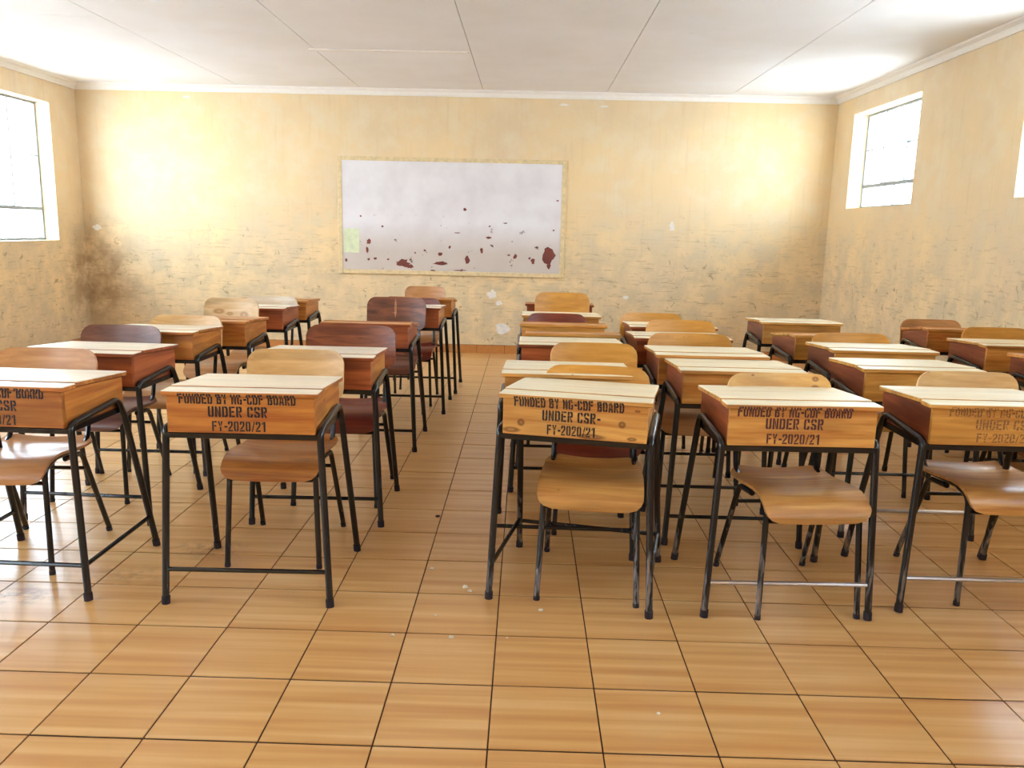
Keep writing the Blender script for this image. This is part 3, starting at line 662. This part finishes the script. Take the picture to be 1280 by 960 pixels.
L1, L2, L3 = 'FUNDED BY NG-CDF BOARD', 'UNDER CSR', 'FY-2020/21'
std = [(L1, -0.010, 0.7435, 0.395, 0.037), (L2, -0.010, 0.699, 0.200, 0.037), (L3, -0.008, 0.649, 0.180, 0.035)]
lettering(d1, M['ink'], std); lettering(d2, M['ink'], std)
lettering(d4, M['ink_maroon'], [(L1, -0.030, 0.7435, 0.385, 0.037), (L2, -0.028, 0.702, 0.195, 0.037), (L3, -0.030, 0.650, 0.178, 0.035)])
lettering(d5, M['ink_faint'], [(L1, 0.0, 0.7425, 0.385, 0.035), (L2, 0.0, 0.699, 0.195, 0.036), (L3, 0.0, 0.652, 0.18, 0.032)])
lettering(d3, M['ink_worn'], [(L1, -0.020, 0.7435, 0.380, 0.037), (L2+'-', -0.010, 0.699, 0.200, 0.037), (L3, -0.010, 0.650, 0.165, 0.035)], slant=0.0)

# ------------------------------------------------------------------ whiteboard
wb = thing('whiteboard', 'worn whiteboard on the back wall with paint peeled to brown along the bottom', 'whiteboard', (-0.735, YB, 0.873))
hw, hh = 1.150, 1.125
def wb_mat():
    n = NT('whiteboard_paint'); t = n.add('ShaderNodeTexCoord'); o = t.outputs['Object']; sp = n.add('ShaderNodeSeparateXYZ'); n.link(o, sp.inputs[0])
    a = n.noise(o, 3, 3, 0.6); col = n.mix(n.mask(a, 0.4, 0.7), lin((226, 222, 224)), lin((214, 208, 210)))
    low = n.add('ShaderNodeMapRange'); n.link(sp.outputs['Z'], low.inputs[0]); low.inputs[1].default_value = 0.5; low.inputs[2].default_value = 0.2
    col = n.mix(n.mul(low.outputs[0], 0.65), col, lin((190, 172, 152)))
    s = n.noise(o, 13, 4, 0.65); low2 = n.add('ShaderNodeMapRange'); n.link(sp.outputs['Z'], low2.inputs[0]); low2.inputs[1].default_value = 0.62; low2.inputs[2].default_value = 0.30
    col = n.mix(n.mul(n.mask(s, 0.66, 0.69), low2.outputs[0]), col, lin((104, 66, 60)))
    n.color(col); n.set(0.38, 0.4); return n.m
box('board_panel', (-hw, hw, -0.018, -0.001, 0, hh), wb_mat(), wb)
fm = plain('board_frame_paint', (224, 200, 154), 0.6, mot=0.5)
for b_ in ((-hw-0.045, -hw, -0.022, 0, -0.045, hh+0.04), (hw, hw+0.045, -0.022, 0, -0.045, hh+0.04), (-hw, hw, -0.022, 0, -0.045, 0), (-hw, hw, -0.022, 0, hh, hh+0.04)):
    box('board_frame', b_, fm, wb, bev=0.004)
brown = plain('bared_hardboard', (122, 62, 50), 0.7)
def patch(px, py, rx, rz, seed, jag=0.35):
    """px,py position in the photograph turned into board coordinates"""
    d = _f*F_PX+_r*(px-640)-_u*(py-480); k = (YB-0.018-CAM.y)/d.y; p = CAM+d*k
    rn = random.Random(seed); bm = bmesh.new(); n = 14
    vs = [bm.verts.new((p.x+0.735+math.cos(2*math.pi*i/n)*rx*(1+rn.uniform(-jag, jag)), -0.0188, p.z-0.873+math.sin(2*math.pi*i/n)*rz*(1+rn.uniform(-jag, jag)))) for i in range(n)]
    c = bm.verts.new((p.x+0.735, -0.0192, p.z-0.873))
    for i in range(n): bm.faces.new((vs[i], vs[(i+1) % n], c))
    o = finish(bm, 'peeled_patch', brown, wb, smooth=False)
for i, (px, py, a, b_) in enumerate([(686, 319, .060, .085), (686, 333, .022, .030), (504, 329, .060, .045), (513, 333, .035, .022), (551, 329, .080, .018), (550, 318, .024, .020), (584, 325, .024, .040), (461, 302, .024, .032),
                                     (459, 312, .018, .032), (611, 297, .030, .012), (602, 313, .014, .028), (644, 321, .018, .028), (581, 262, .020, .016), (666, 326, .022, .030), (662, 323, .014, .012), (478, 283, .012, .010),
                                     (461, 324, .014, .014), (469, 323, .016, .014), (632, 279, .024, .006), (571, 291, .034, .005), (562, 309, .012, .016), (575, 338, .07, .006), (541, 338, .022, .008), (485, 324, .012, .010),
                                     (433, 325, .012, .016), (612, 283, .010, .008), (451, 270, .009, .009), (697, 251, .012, .008), (692, 288, .014, .008), (636, 319, .016, .008), (531, 313, .014, .010), (519, 316, .010, .010)]):
    patch(px, py, a, b_, i)
note = box('paper_note', (-hw+0.012, -hw+0.175, -0.0205, -0.0185, 0.175, 0.425), plain('green_paper', (214, 222, 184), 0.8), None)
note.location = (-0.735, YB, 0.873); tag(note, 'pale green paper stuck to the lower left of the whiteboard', 'paper')

# ------------------------------------------------------------------ litter on the floor
def on_floor(px, py):
    d = _f*F_PX+_r*(px-640)-_u*(py-480); k = -CAM.z/d.z; p = CAM+d*k; return p.x, p.y
crumb = plain('crumpled_paper', (236, 226, 204), 0.9); dark = plain('dark_scrap', (58, 34, 26), 0.9)
def bit(name, px, py, r, label, cat, mat, seed, flat=0.5):
    rn = random.Random(seed); bm = bmesh.new(); bmesh.ops.create_icosphere(bm, subdivisions=2, radius=r)
    for v in bm.verts: v.co *= rn.uniform(0.65, 1.15); v.co.z *= flat
    mz = min(v.co.z for v in bm.verts)
    for v in bm.verts: v.co.z -= mz-0.0003
    x, y = on_floor(px, py); o = finish(bm, name, mat, loc=(x, y, 0), smooth=False); tag(o, label, cat, 'scraps littering the floor')
bit('paper_scrap', 581, 735, 0.011, 'cream paper scrap in the aisle, larger of the touching pair', 'litter', crumb, 1)
bit('paper_scrap', 587, 740, 0.009, 'cream paper scrap in the aisle, lower right of the touching pair', 'litter', crumb, 2)
bit('paper_scrap', 540, 712, 0.009, 'yellowish paper scrap in the aisle, farthest of the pale scraps', 'litter', crumb, 3)
bit('paper_scrap', 545, 770, 0.006, 'tiny pale scrap in the aisle between the tile joints', 'litter', crumb, 4)
bit('paper_scrap', 564, 798, 0.009, 'pale scrap just below a tile joint, middle of the lowest three', 'litter', crumb, 5)
bit('paper_scrap', 491, 795, 0.007, 'pale scrap beside a long tile joint, leftmost of the scraps', 'litter', crumb, 6)
bit('paper_scrap', 634, 798, 0.005, 'tiny pale scrap right of the central tile joint', 'litter', crumb, 7)
bit('paper_scrap', 676, 764, 0.009, 'white scrap before the yellow-seated chair right of the aisle', 'litter', crumb, 8)
bit('paper_scrap', 823, 893, 0.006, 'cream scrap alone on the near tiles, lowest of all', 'litter', crumb, 9)
bit('dark_scrap', 547, 646, 0.013, 'small black scrap lying on a tile joint in the aisle', 'litter', dark, 10, 0.3)
bit('dark_scrap', 922, 648, 0.014, 'black scrap on the tiles left of the maroon-lettered desk legs', 'litter', dark, 11, 0.3)
